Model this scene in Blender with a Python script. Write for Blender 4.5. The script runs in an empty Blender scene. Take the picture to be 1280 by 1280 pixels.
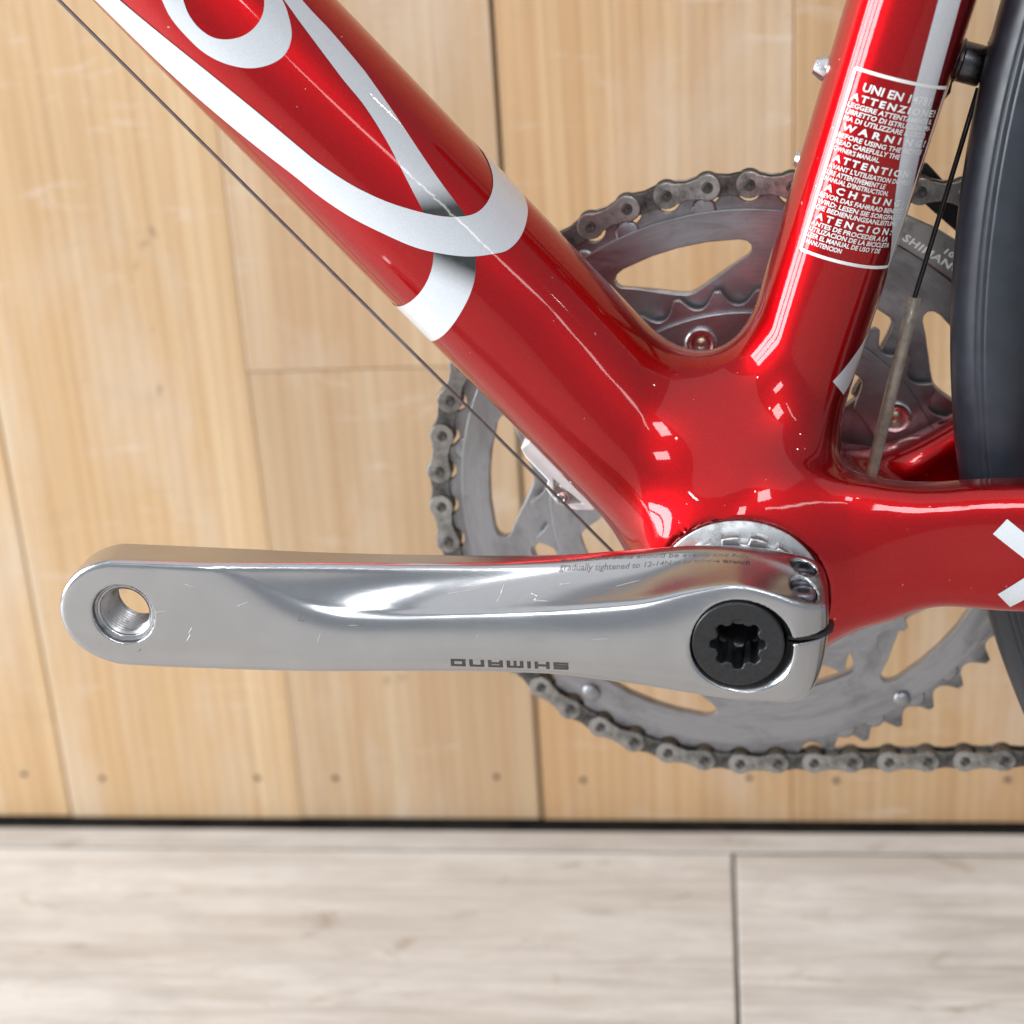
import bpy, bmesh, math, random
import numpy as np
from mathutils import Matrix, Vector

random.seed(7)
rng = np.random.default_rng(7)
scene = bpy.context.scene
COL = scene.collection
MM = 0.001
BBH = 0.262                      # height of the bottom bracket above the floor
WALL_Y = 0.2583                  # front face of the boarded wall

# ------------------------------------------------------------------ camera
cam_data = bpy.data.cameras.new("camera")
cam = bpy.data.objects.new("camera", cam_data)
COL.objects.link(cam)
right = Vector((0.99253491, 0.10608465, -0.06017057))
up = Vector((0.01630469, 0.37351399, 0.92748124))
fwd = Vector((-0.12086608, 0.92153858, -0.368996))
m = Matrix.Identity(4)
for i in range(3):
    m[i][0], m[i][1], m[i][2] = right[i], up[i], -fwd[i]
m.translation = Vector((-0.008317, -0.466895, BBH + 0.199093))
cam.matrix_world = m
cam_data.sensor_width = 36.0
cam_data.lens = 36.0 * 2072.8 / 1280.0
cam_data.clip_start = 0.01
cam_data.clip_end = 50
cam_data.dof.use_dof = True
cam_data.dof.focus_distance = 0.462
cam_data.dof.aperture_fstop = 10.5
scene.camera = cam

# ------------------------------------------------------------------ light
scene.view_settings.view_transform = 'Standard'
scene.view_settings.look = 'None'
scene.view_settings.exposure = 0.0
scene.view_settings.gamma = 1.0
scene.view_settings.use_curve_mapping = False

world = bpy.data.worlds.new("World")
scene.world = world
world.use_nodes = True
bgn = world.node_tree.nodes["Background"]
bgn.inputs[0].default_value = (0.86, 0.92, 1.0, 1)
bgn.inputs[1].default_value = 0.44
scene.cycles.max_bounces = 7
scene.cycles.diffuse_bounces = 3
scene.cycles.glossy_bounces = 4
scene.cycles.sample_clamp_indirect = 4.0
scene.cycles.use_denoising = True
scene.cycles.use_adaptive_sampling = True
scene.cycles.adaptive_threshold = 0.02

LIGHT = 0.345
TGT = Vector((0.0, 0.0, BBH + 0.03))
def area_light(name, az, el, dist, sx, sy, power, color=(1, 1, 1), roll=0.0):
    """lamp seen from the bicycle at azimuth az (0 = behind the camera, + = right) and elevation el"""
    a, e = math.radians(az), math.radians(el)
    d = Vector((math.sin(a) * math.cos(e), -math.cos(a) * math.cos(e), math.sin(e)))
    l = bpy.data.lights.new(name, 'AREA')
    l.shape = 'RECTANGLE'
    l.size, l.size_y = sx, sy
    l.energy = power * LIGHT
    l.color = color
    o = bpy.data.objects.new(name, l)
    o.location = TGT + d * dist
    q = (-d).to_track_quat('-Z', 'Y')
    o.rotation_euler = (q.to_matrix() @ Matrix.Rotation(roll, 3, 'Z')).to_euler()
    COL.objects.link(o)
    return o

# tall window of the shop front, left of the bicycle (three panes)
for az in (-89, -80, -71, -62):
    area_light("window_light", az, 14, 2.6, 0.34, 1.5, 84, (0.93, 0.97, 1.0))
# window high behind the camera, to the right (panes)
for az in (10, 17):
    for el in (36,):
        area_light("window_light", az, el, 3.0, 0.30, 0.42, 16, (0.95, 0.98, 1.0))
# low bright doorway behind the camera
area_light("doorway_light", -10, 24, 3.0, 0.34, 0.62, 26, (0.94, 0.97, 1.0))
# narrow strip lamp to the right
area_light("strip_lamp", 27, 26, 2.6, 1.1, 0.06, 5, (1, 0.98, 0.95))
area_light("overhead_fill", -10, 70, 3.2, 4.2, 3.0, 62, (1, 0.985, 0.96))  # broad overhead fill added for general brightness, not a real fixture
# ceiling spot lamps
for az, el in ((56, 31), (68, 45), (-45, 37), (2, 41)):
    area_light("spot_lamp", az, el, 2.8, 0.06, 0.06, 1.6, (1, 0.97, 0.92))

# ------------------------------------------------------------------ node helpers
def new_mat(name):
    mt = bpy.data.materials.new(name)
    mt.use_nodes = True
    nt = mt.node_tree
    return mt, nt, nt.nodes["Principled BSDF"]
def node(nt, t, **kw):
    n = nt.nodes.new(t)
    for k, v in kw.items():
        setattr(n, k, v)
    return n
def ramp(nt, fac, stops):
    r = node(nt, 'ShaderNodeValToRGB')
    e = r.color_ramp.elements
    while len(e) < len(stops):
        e.new(0.5)
    for i, (p, c) in enumerate(stops):
        e[i].position = p
        e[i].color = (*c, 1) if len(c) == 3 else c
    nt.links.new(fac, r.inputs[0])
    return r.outputs[0]
def tex_noise(nt, vec, scale, detail=4, rough=0.5, dist=0.0):
    n = node(nt, 'ShaderNodeTexNoise')
    n.inputs['Scale'].default_value = scale
    n.inputs['Detail'].default_value = detail
    n.inputs['Roughness'].default_value = rough
    n.inputs['Distortion'].default_value = dist
    nt.links.new(vec, n.inputs['Vector'])
    return n.outputs['Fac']
def mapping(nt, vec, scale=(1, 1, 1), loc=(0, 0, 0)):
    mp = node(nt, 'ShaderNodeMapping')
    mp.inputs['Scale'].default_value = scale
    mp.inputs['Location'].default_value = loc
    nt.links.new(vec, mp.inputs['Vector'])
    return mp.outputs[0]
def mix(nt, fac, a, b, mode='MIX'):
    mx = node(nt, 'ShaderNodeMix', data_type='RGBA', blend_type=mode)
    for sock, v in ((mx.inputs['Factor'], fac), (mx.inputs['A'], a), (mx.inputs['B'], b)):
        if isinstance(v, (int, float)):
            sock.default_value = v
        elif isinstance(v, tuple):
            sock.default_value = (*v, 1) if len(v) == 3 else v
        else:
            nt.links.new(v, sock)
    return mx.outputs['Result']
def math_n(nt, op, a, b=None):
    n = node(nt, 'ShaderNodeMath', operation=op)
    for i, v in enumerate((a, b)):
        if v is None:
            continue
        if isinstance(v, (int, float)):
            n.inputs[i].default_value = v
        else:
            nt.links.new(v, n.inputs[i])
    return n.outputs[0]
def maprange(nt, v, a, b, c, d):
    n = node(nt, 'ShaderNodeMapRange')
    nt.links.new(v, n.inputs[0])
    for i, x in enumerate((a, b, c, d)):
        n.inputs[i + 1].default_value = x
    return n.outputs[0]
def bump(nt, bsdf, h, strength, dist):
    b = node(nt, 'ShaderNodeBump')
    b.inputs['Strength'].default_value = strength
    b.inputs['Distance'].default_value = dist
    nt.links.new(h, b.inputs['Height'])
    nt.links.new(b.outputs[0], bsdf.inputs['Normal'])
def obj_coord(nt):
    return node(nt, 'ShaderNodeTexCoord').outputs['Object']
def rand_offset(nt, vec, amt):
    oi = node(nt, 'ShaderNodeObjectInfo')
    s = node(nt, 'ShaderNodeVectorMath', operation='SCALE')
    cx = node(nt, 'ShaderNodeCombineXYZ')
    for i in range(3):
        nt.links.new(oi.outputs['Random'], cx.inputs[i])
    nt.links.new(cx.outputs[0], s.inputs[0])
    s.inputs['Scale'].default_value = amt
    ad = node(nt, 'ShaderNodeVectorMath', operation='ADD')
    nt.links.new(vec, ad.inputs[0])
    nt.links.new(s.outputs[0], ad.inputs[1])
    return ad.outputs[0], oi.outputs['Random']

# ------------------------------------------------------------------ materials
def mat_red():
    mt, nt, b = new_mat("candy_red_paint")
    oc = obj_coord(nt)
    fl = tex_noise(nt, oc, 2600, 1, 0.5)
    c = ramp(nt, fl, [(0.35, (0.41, 0.0006, 0.003)), (0.7, (0.51, 0.0015, 0.005))])
    # tiny chips and dust specks
    sp = tex_noise(nt, oc, 420, 2, 0.6)
    spm = maprange(nt, sp, 0.752, 0.768, 0, 0.7)
    c = mix(nt, spm, c, (0.75, 0.5, 0.48))
    nt.links.new(c, b.inputs['Base Color'])
    b.inputs['Metallic'].default_value = 1.0
    b.inputs['Roughness'].default_value = 0.40
    b.inputs['Coat Weight'].default_value = 1.0
    b.inputs['Coat Roughness'].default_value = 0.035
    b.inputs['Coat IOR'].default_value = 1.46
    return mt
def mat_print(name, col, coat=1.0, rough=0.4, metallic=0.0, shade=False):
    mt, nt, b = new_mat(name)
    fl = tex_noise(nt, obj_coord(nt), 1800, 1, 0.5)
    c = mix(nt, maprange(nt, fl, 0.3, 0.7, 0, 1), tuple(x * 0.92 for x in col), col)
    if shade:        # airbrushed black overlap printed into the lettering
        at = node(nt, 'ShaderNodeAttribute', attribute_name='airbrush')
        c = mix(nt, at.outputs['Fac'], c, (0.012, 0.014, 0.012))
    nt.links.new(c, b.inputs['Base Color'])
    b.inputs['Metallic'].default_value = metallic
    b.inputs['Roughness'].default_value = rough
    b.inputs['Coat Weight'].default_value = coat
    b.inputs['Coat Roughness'].default_value = 0.04
    return mt
def mat_alu(name, col, rough, dirt=0.0, brushed=False, dirtcol=(0.09, 0.08, 0.07), aniso=None):
    mt, nt, b = new_mat(name)
    oc = obj_coord(nt)
    n1 = tex_noise(nt, oc, 90, 5, 0.6)
    n2 = tex_noise(nt, oc, 900, 3, 0.6)
    c = mix(nt, maprange(nt, n1, 0.3, 0.7, 0, 1), tuple(x * 0.9 for x in col), col)
    if dirt > 0:
        n3 = tex_noise(nt, oc, 160, 6, 0.7)
        c = mix(nt, maprange(nt, n3, 0.62 - dirt * 0.35, 0.72, 0, min(1, 0.4 + dirt)), c, dirtcol)
        rr = maprange(nt, n3, 0.4, 0.7, rough, min(1, rough + 0.3 * dirt + 0.1))
    else:
        rr = maprange(nt, n2, 0.3, 0.7, rough * 0.85, rough * 1.2)
    nt.links.new(c, b.inputs['Base Color'])
    nt.links.new(rr, b.inputs['Roughness'])
    b.inputs['Metallic'].default_value = 1.0
    if brushed:
        sc = tex_noise(nt, mapping(nt, oc, (60, 3000, 3000)), 1, 2, 0.5)
        bump(nt, b, sc, 0.02, 0.0001)
    return mt
def mat_simple(name, col, rough, metallic=0.0, coat=0.0, nscale=300, namp=0.25):
    mt, nt, b = new_mat(name)
    n1 = tex_noise(nt, obj_coord(nt), nscale, 5, 0.6)
    c = mix(nt, maprange(nt, n1, 0.3, 0.7, 0, 1), tuple(x * (1 - namp) for x in col), tuple(min(1, x * (1 + namp)) for x in col))
    nt.links.new(c, b.inputs['Base Color'])
    nt.links.new(maprange(nt, n1, 0.3, 0.7, max(0.02, rough - 0.06), rough + 0.06), b.inputs['Roughness'])
    b.inputs['Metallic'].default_value = metallic
    b.inputs['Coat Weight'].default_value = coat
    return mt
def mat_board():
    mt, nt, b = new_mat("pine_board")
    oc, rnd = rand_offset(nt, obj_coord(nt), 7.3)
    big = tex_noise(nt, mapping(nt, oc, (16, 16, 0.7)), 1, 3, 0.5, 0.4)
    streak = tex_noise(nt, mapping(nt, oc, (95, 95, 1.1)), 1, 4, 0.6, 0.3)
    fine = tex_noise(nt, mapping(nt, oc, (520, 520, 6)), 1, 4, 0.7)
    c = ramp(nt, big, [(0.28, (0.555, 0.385, 0.235)), (0.5, (0.64, 0.485, 0.32)), (0.70, (0.705, 0.58, 0.435))])
    c = mix(nt, maprange(nt, streak, 0.35, 0.75, 0.0, 0.85), c, (0.53, 0.34, 0.19))
    wv = node(nt, 'ShaderNodeTexWave', wave_type='BANDS', bands_direction='X')
    wv.inputs['Scale'].default_value = 46
    wv.inputs['Distortion'].default_value = 5.0
    wv.inputs['Detail'].default_value = 3
    wv.inputs['Detail Scale'].default_value = 1.2
    nt.links.new(mapping(nt, oc, (1, 1, 0.05)), wv.inputs['Vector'])
    c = mix(nt, maprange(nt, wv.outputs['Fac'], 0.55, 1.0, 0.0, 0.34), c, (0.44, 0.29, 0.17))
    c = mix(nt, maprange(nt, fine, 0.45, 0.75, 0.0, 0.5), c, (0.42, 0.28, 0.17))
    # every board has a tone of its own
    oi = node(nt, 'ShaderNodeObjectInfo')
    c = mix(nt, 1.0, c, oi.outputs['Color'], 'MULTIPLY')
    # weathered greyish patches and scuffs
    pat = tex_noise(nt, mapping(nt, oc, (14, 14, 5)), 1, 5, 0.65, 0.6)
    c = mix(nt, maprange(nt, pat, 0.50, 0.74, 0, 0.55), c, (0.63, 0.55, 0.46))
    scuff = tex_noise(nt, mapping(nt, oc, (16, 16, 75)), 1, 5, 0.7, 0.5)
    c = mix(nt, maprange(nt, scuff, 0.60, 0.72, 0, 0.35), c, (0.72, 0.66, 0.59))
    c = mix(nt, maprange(nt, scuff, 0.40, 0.30, 0, 0.22), c, (0.40, 0.29, 0.20))
    spots = tex_noise(nt, mapping(nt, oc, (70, 70, 40)), 1, 3, 0.6)
    c = mix(nt, maprange(nt, spots, 0.70, 0.76, 0, 0.6), c, (0.25, 0.16, 0.09))
    nt.links.new(c, b.inputs['Base Color'])
    b.inputs['Roughness'].default_value = 0.62
    bump(nt, b, fine, 0.25, 0.0006)
    return mt
def mat_floor():
    mt, nt, b = new_mat("limed_oak_floor")
    oc, rnd = rand_offset(nt, obj_coord(nt), 5.1)
    big = tex_noise(nt, mapping(nt, oc, (3, 14, 3)), 1, 4, 0.6, 0.5)
    gr = tex_noise(nt, mapping(nt, oc, (6, 95, 6)), 1, 6, 0.7, 0.9)
    fine = tex_noise(nt, mapping(nt, oc, (45, 600, 45)), 1, 4, 0.7, 0.3)
    c = ramp(nt, big, [(0.3, (0.66, 0.61, 0.56)), (0.5, (0.76, 0.725, 0.69)), (0.72, (0.82, 0.80, 0.775))])
    c = mix(nt, maprange(nt, gr, 0.46, 0.68, 0, 0.75), c, (0.46, 0.39, 0.33))
    c = mix(nt, maprange(nt, fine, 0.5, 0.8, 0, 0.4), c, (0.42, 0.36, 0.31))
    mot = tex_noise(nt, mapping(nt, oc, (22, 60, 22)), 1, 6, 0.7, 0.8)
    c = mix(nt, maprange(nt, mot, 0.42, 0.66, 0, 0.55), c, (0.53, 0.49, 0.46))
    kn = tex_noise(nt, mapping(nt, oc, (22, 45, 22)), 1, 3, 0.6, 0.8)
    c = mix(nt, maprange(nt, kn, 0.61, 0.72, 0, 0.6), c, (0.33, 0.25, 0.18))
    oi = node(nt, 'ShaderNodeObjectInfo')
    c = mix(nt, 1.0, c, oi.outputs['Color'], 'MULTIPLY')
    nt.links.new(c, b.inputs['Base Color'])
    b.inputs['Roughness'].default_value = 0.55
    bump(nt, b, gr, 0.3, 0.0008)
    return mt

M = {}
M['red'] = mat_red()
M['white'] = mat_print("silver_white_lettering", (0.66, 0.69, 0.73), shade=True)
M['label'] = mat_print("white_label_print", (0.86, 0.86, 0.86), coat=0.3)
M['stripe'] = mat_print("silver_stripe_print", (0.70, 0.72, 0.77), rough=0.35, metallic=0.25)
def mat_crank():
    mt, nt, b = new_mat("polished_aluminium")
    oc = obj_coord(nt)
    n1 = tex_noise(nt, oc, 60, 4, 0.6)
    rub = tex_noise(nt, mapping(nt, oc, (25, 25, 90)), 1, 5, 0.65, 0.5)
    hair = tex_noise(nt, mapping(nt, oc, (90, 2600, 2600)), 1, 3, 0.6)
    c = mix(nt, maprange(nt, n1, 0.3, 0.7, 0, 1), (0.47, 0.475, 0.49), (0.515, 0.52, 0.535))
    c = mix(nt, maprange(nt, rub, 0.62, 0.75, 0, 0.35), c, (0.42, 0.41, 0.40))
    nt.links.new(c, b.inputs['Base Color'])
    r = math_n(nt, 'ADD', maprange(nt, rub, 0.45, 0.75, 0.19, 0.28), maprange(nt, hair, 0.3, 0.7, -0.02, 0.02))
    nt.links.new(r, b.inputs['Roughness'])
    b.inputs['Metallic'].default_value = 1.0
    return mt
M['crank'] = mat_crank()
M['cup'] = mat_alu("scuffed_aluminium", (0.72, 0.73, 0.74), 0.3, dirt=0.35)
def mat_ring():
    mt, nt, b = new_mat("grey_chainring_aluminium")
    oc = obj_coord(nt)
    sx = node(nt, 'ShaderNodeSeparateXYZ')
    nt.links.new(oc, sx.inputs[0])
    rad = math_n(nt, 'SQRT', math_n(nt, 'ADD', math_n(nt, 'MULTIPLY', sx.outputs[0], sx.outputs[0]), math_n(nt, 'MULTIPLY', sx.outputs[2], sx.outputs[2])))
    ang = math_n(nt, 'ARCTAN2', sx.outputs[2], sx.outputs[0])
    cv = node(nt, 'ShaderNodeCombineXYZ')
    nt.links.new(math_n(nt, 'MULTIPLY', rad, 1000.0), cv.inputs[0])
    nt.links.new(ang, cv.inputs[1])
    lines_ = tex_noise(nt, mapping(nt, cv.outputs[0], (2.2, 5.0, 1)), 1, 4, 0.65)
    smear = tex_noise(nt, mapping(nt, cv.outputs[0], (0.10, 3.2, 1)), 1, 5, 0.65, 0.8)
    c = ramp(nt, lines_, [(0.3, (0.33, 0.335, 0.36)), (0.7, (0.42, 0.425, 0.45))])
    c = mix(nt, maprange(nt, smear, 0.45, 0.75, 0, 0.75), c, (0.20, 0.19, 0.185))
    # black grease gathers towards the teeth
    edge = maprange(nt, rad, 0.0925, 0.099, 0, 1)
    gr = tex_noise(nt, mapping(nt, oc, (1, 1, 1)), 170, 5, 0.7)
    c = mix(nt, math_n(nt, 'MULTIPLY', edge, maprange(nt, gr, 0.35, 0.65, 0.15, 0.9)), c, (0.075, 0.07, 0.065))
    nt.links.new(c, b.inputs['Base Color'])
    nt.links.new(maprange(nt, smear, 0.3, 0.7, 0.30, 0.48), b.inputs['Roughness'])
    b.inputs['Metallic'].default_value = 1.0
    bump(nt, b, lines_, 0.05, 0.0003)
    return mt
M['ring'] = mat_ring()
M['ring_dark'] = mat_alu("dark_spider_aluminium", (0.26, 0.26, 0.29), 0.38, dirt=0.25, dirtcol=(0.14, 0.14, 0.15))
M['chain'] = mat_alu("oily_chain_steel", (0.47, 0.46, 0.445), 0.30, dirt=0.62, dirtcol=(0.10, 0.095, 0.09))
M['chain_in'] = mat_alu("greasy_inner_plate_steel", (0.24, 0.235, 0.225), 0.40, dirt=0.7, dirtcol=(0.03, 0.027, 0.024))
M['bolt'] = mat_alu("bright_bolt_steel", (0.74, 0.74, 0.75), 0.2, dirt=0.15)
M['thread'] = mat_alu('oily_thread_steel', (0.42, 0.42, 0.43), 0.3, dirt=0.4, dirtcol=(0.08, 0.08, 0.08))
M['scratch'] = mat_alu('bare_scratch', (0.92, 0.92, 0.92), 0.45)
M['brass'] = mat_alu("brass_insert", (0.72, 0.62, 0.46), 0.4)
M['black'] = mat_simple("black_plastic", (0.015, 0.016, 0.018), 0.36, nscale=900, namp=0.4)
M['dark'] = mat_simple("black_socket", (0.010, 0.010, 0.012), 0.3)
M['rubber'] = mat_simple("tyre_rubber", (0.021, 0.026, 0.036), 0.34, nscale=120, namp=0.22)
M['cable'] = mat_simple("coated_cable", (0.15, 0.14, 0.14), 0.35, metallic=0.5)
M['strand'] = mat_alu("steel_cable_strand", (0.5, 0.5, 0.54), 0.3)
M['sleeve'] = mat_simple("translucent_liner", (0.30, 0.265, 0.215), 0.3, coat=0.5)
M['ink'] = mat_simple("dark_print_ink", (0.060, 0.052, 0.050), 0.45)
M['ink_faint'] = mat_simple("worn_print_ink", (0.19, 0.165, 0.165), 0.4, metallic=0.4)
M['fd'] = mat_alu("grey_derailleur_plate", (0.42, 0.41, 0.40), 0.32, dirt=0.2)
M['fdblack'] = mat_simple("black_derailleur_plate", (0.016, 0.016, 0.017), 0.3, coat=0.2)
M['fdgloss'] = mat_alu('dark_anodised_anchor', (0.10, 0.10, 0.105), 0.22, dirt=0.2, dirtcol=(0.04, 0.04, 0.04))
M['guide'] = mat_simple("white_plastic_guide", (0.82, 0.84, 0.84), 0.3, coat=0.4, namp=0.05)
M['rim'] = mat_simple("black_rim", (0.03, 0.03, 0.032), 0.4)
M['board'] = mat_board()
M['floor'] = mat_floor()
M['gap'] = mat_simple("dark_gap", (0.06, 0.052, 0.045), 0.85, nscale=60, namp=0.5)
M['nail'] = mat_simple("rusty_nail", (0.05, 0.032, 0.022), 0.7)

# ------------------------------------------------------------------ mesh helpers
def link(name, me, mat, parent=None, smooth=True, loc=None):
    o = bpy.data.objects.new(name, me)
    COL.objects.link(o)
    if mat is not None and len(me.materials) == 0:
        me.materials.append(mat)
    if smooth is not None:
        me.polygons.foreach_set('use_smooth', [bool(smooth)] * len(me.polygons))
    if parent is not None:
        o.parent = parent
    if loc is not None:
        o.location = loc
    return o
def np_mesh(name, V, Fq):
    me = bpy.data.meshes.new(name)
    V = np.asarray(V, dtype=np.float32)
    Fq = np.asarray(Fq, dtype=np.int32)
    n = Fq.shape[1]
    me.vertices.add(len(V))
    me.vertices.foreach_set('co', (V * MM).ravel())
    me.loops.add(Fq.size)
    me.loops.foreach_set('vertex_index', Fq.ravel())
    me.polygons.add(len(Fq))
    me.polygons.foreach_set('loop_start', np.arange(0, Fq.size, n, dtype=np.int32))
    me.update(calc_edges=True)
    me.validate()
    return me
def py_mesh(name, V, F):
    me = bpy.data.meshes.new(name)
    me.from_pydata([tuple(float(c) * MM for c in v) for v in V], [], [tuple(f) for f in F])
    me.update()
    return me
def join_data(parts):
    V, F = [], []
    for v, f in parts:
        o = len(V)
        V += [tuple(x) for x in v]
        F += [tuple(i + o for i in q) for q in f]
    return V, F
def smooth_by_angle(me, deg):
    me.polygons.foreach_set('use_smooth', [True] * len(me.polygons))
    bm = bmesh.new()
    bm.from_mesh(me)
    lim = math.radians(deg)
    for e in bm.edges:
        if len(e.link_faces) == 2 and e.calc_face_angle(0) > lim:
            e.smooth = False
    bm.to_mesh(me)
    bm.free()
def lathe(profile, n=48, cx=0, cz=0, cy=0, axis=(0, 1, 0), closed=False):
    """profile: list of (radius, along) revolved about an axis through (cx,cy,cz)"""
    ax = Vector(axis).normalized()
    a = ax.orthogonal().normalized()
    b = ax.cross(a)
    V, F = [], []
    for r, t in profile:
        for k in range(n):
            q = 2 * math.pi * k / n
            p = Vector((cx, cy, cz)) + ax * t + (a * math.cos(q) + b * math.sin(q)) * r
            V.append(tuple(p))
    L = len(profile)
    for i in range(L if closed else L - 1):
        j = (i + 1) % L
        for k in range(n):
            k2 = (k + 1) % n
            F.append((i * n + k, i * n + k2, j * n + k2, j * n + k))
    return V, F
def tube(pts, r, n=12, caps=True):
    pts = [Vector(p) for p in pts]
    rs = r if isinstance(r, (list, tuple)) else [r] * len(pts)
    V, F = [], []
    t0 = (pts[1] - pts[0]).normalized()
    a = t0.orthogonal().normalized()
    for i, p in enumerate(pts):
        t = (pts[min(i + 1, len(pts) - 1)] - pts[max(i - 1, 0)]).normalized()
        a = (a - t * a.dot(t)).normalized()
        b = t.cross(a)
        for k in range(n):
            q = 2 * math.pi * k / n
            V.append(tuple(p + (a * math.cos(q) + b * math.sin(q)) * rs[i]))
    for i in range(len(pts) - 1):
        for k in range(n):
            k2 = (k + 1) % n
            F.append((i * n + k, i * n + k2, (i + 1) * n + k2, (i + 1) * n + k))
    if caps:
        F.append(tuple(range(n))[::-1])
        F.append(tuple((len(pts) - 1) * n + k for k in range(n)))
    return V, F
def box(x0, x1, y0, y1, z0, z1):
    V = [(x, y, z) for x in (x0, x1) for y in (y0, y1) for z in (z0, z1)]
    F = [(0, 1, 3, 2), (4, 6, 7, 5), (0, 4, 5, 1), (2, 3, 7, 6), (0, 2, 6, 4), (1, 5, 7, 3)]
    return V, F
def bevel_mesh(me, w, seg=2):
    bm = bmesh.new()
    bm.from_mesh(me)
    bmesh.ops.recalc_face_normals(bm, faces=bm.faces)
    bmesh.ops.bevel(bm, geom=bm.edges[:], offset=w, segments=seg, profile=0.5, affect='EDGES')
    bm.to_mesh(me)
    bm.free()
def plate_data(outlines, y0, y1, bev=0.25, res=1):
    """flat plate: closed outlines in the XZ plane (holes allowed), thickness from y0 to y1, rounded rim"""
    cu = bpy.data.curves.new("tmp", 'CURVE')
    cu.dimensions = '2D'
    cu.fill_mode = 'BOTH'
    for ol in outlines:
        s = cu.splines.new('POLY')
        s.points.add(len(ol) - 1)
        for i, (x, z) in enumerate(ol):
            s.points[i].co = (x, z, 0, 1)
        s.use_cyclic_u = True
    cu.extrude = abs(y1 - y0) / 2 - bev
    cu.bevel_depth = bev
    cu.bevel_resolution = res
    cu.offset = -bev
    ob = bpy.data.objects.new("tmp", cu)
    COL.objects.link(ob)
    dg = bpy.context.evaluated_depsgraph_get()
    me = bpy.data.meshes.new_from_object(ob.evaluated_get(dg))
    V = [(v.co.x, (y0 + y1) / 2 - v.co.z, v.co.y) for v in me.vertices]
    F = [tuple(p.vertices) for p in me.polygons]
    bpy.data.objects.remove(ob)
    bpy.data.curves.remove(cu)
    bpy.data.meshes.remove(me)
    return V, F
def text_data(body, size, bold=0.0, shear=0.0, space=1.0, res=3, fit_w=None, fit_h=None):
    cu = bpy.data.curves.new("tmp", 'FONT')
    cu.body = body
    cu.size = size
    cu.offset = bold
    cu.shear = shear
    cu.space_character = space
    cu.resolution_u = res
    ob = bpy.data.objects.new("tmp", cu)
    COL.objects.link(ob)
    dg = bpy.context.evaluated_depsgraph_get()
    me = bpy.data.meshes.new_from_object(ob.evaluated_get(dg))
    V = np.array([tuple(v.co)[:2] for v in me.vertices])
    F = [tuple(p.vertices) for p in me.polygons]
    bpy.data.objects.remove(ob)
    bpy.data.curves.remove(cu)
    bpy.data.meshes.remove(me)
    V -= V.min(0)
    if fit_w:
        V[:, 0] *= fit_w / V[:, 0].max()
    if fit_h:
        V[:, 1] *= fit_h / V[:, 1].max()
    return V, F
def fill_polygon(poly, step):
    """triangulated flat polygon cut into strips so that it can be laid on a curved surface"""
    bm = bmesh.new()
    vs = [bm.verts.new((x, y, 0)) for x, y in poly]
    f = bm.faces.new(vs)
    f.normal_update()
    bmesh.ops.triangulate(bm, faces=[f], ngon_method='EAR_CLIP')
    P = np.array(poly)
    for ax in (0, 1):
        lo, hi = P[:, ax].min(), P[:, ax].max()
        c = lo + step
        while c < hi:
            co, no = [0, 0, 0], [0, 0, 0]
            co[ax], no[ax] = c, 1
            bmesh.ops.bisect_plane(bm, geom=bm.verts[:] + bm.edges[:] + bm.faces[:], dist=1e-5, plane_co=co, plane_no=no)
            c += step
    bmesh.ops.triangulate(bm, faces=bm.faces[:])
    bm.verts.index_update()
    V = np.array([tuple(v.co)[:2] for v in bm.verts])
    F = [tuple(v.index for v in q.verts) for q in bm.faces]
    bm.free()
    return V, F
def smooth_path(pts, n=6):
    """Catmull-Rom through the points"""
    P = [pts[0]] + list(pts) + [pts[-1]]
    out = []
    for i in range(1, len(P) - 2):
        p0, p1, p2, p3 = (np.array(P[j], float) for j in (i - 1, i, i + 1, i + 2))
        for k in range(n):
            t = k / n
            out.append(tuple(0.5 * (2 * p1 + (p2 - p0) * t + (2 * p0 - 5 * p1 + 4 * p2 - p3) * t * t + (3 * p1 - p0 - 3 * p2 + p3) * t ** 3)))
    out.append(tuple(pts[-1]))
    return out

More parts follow.
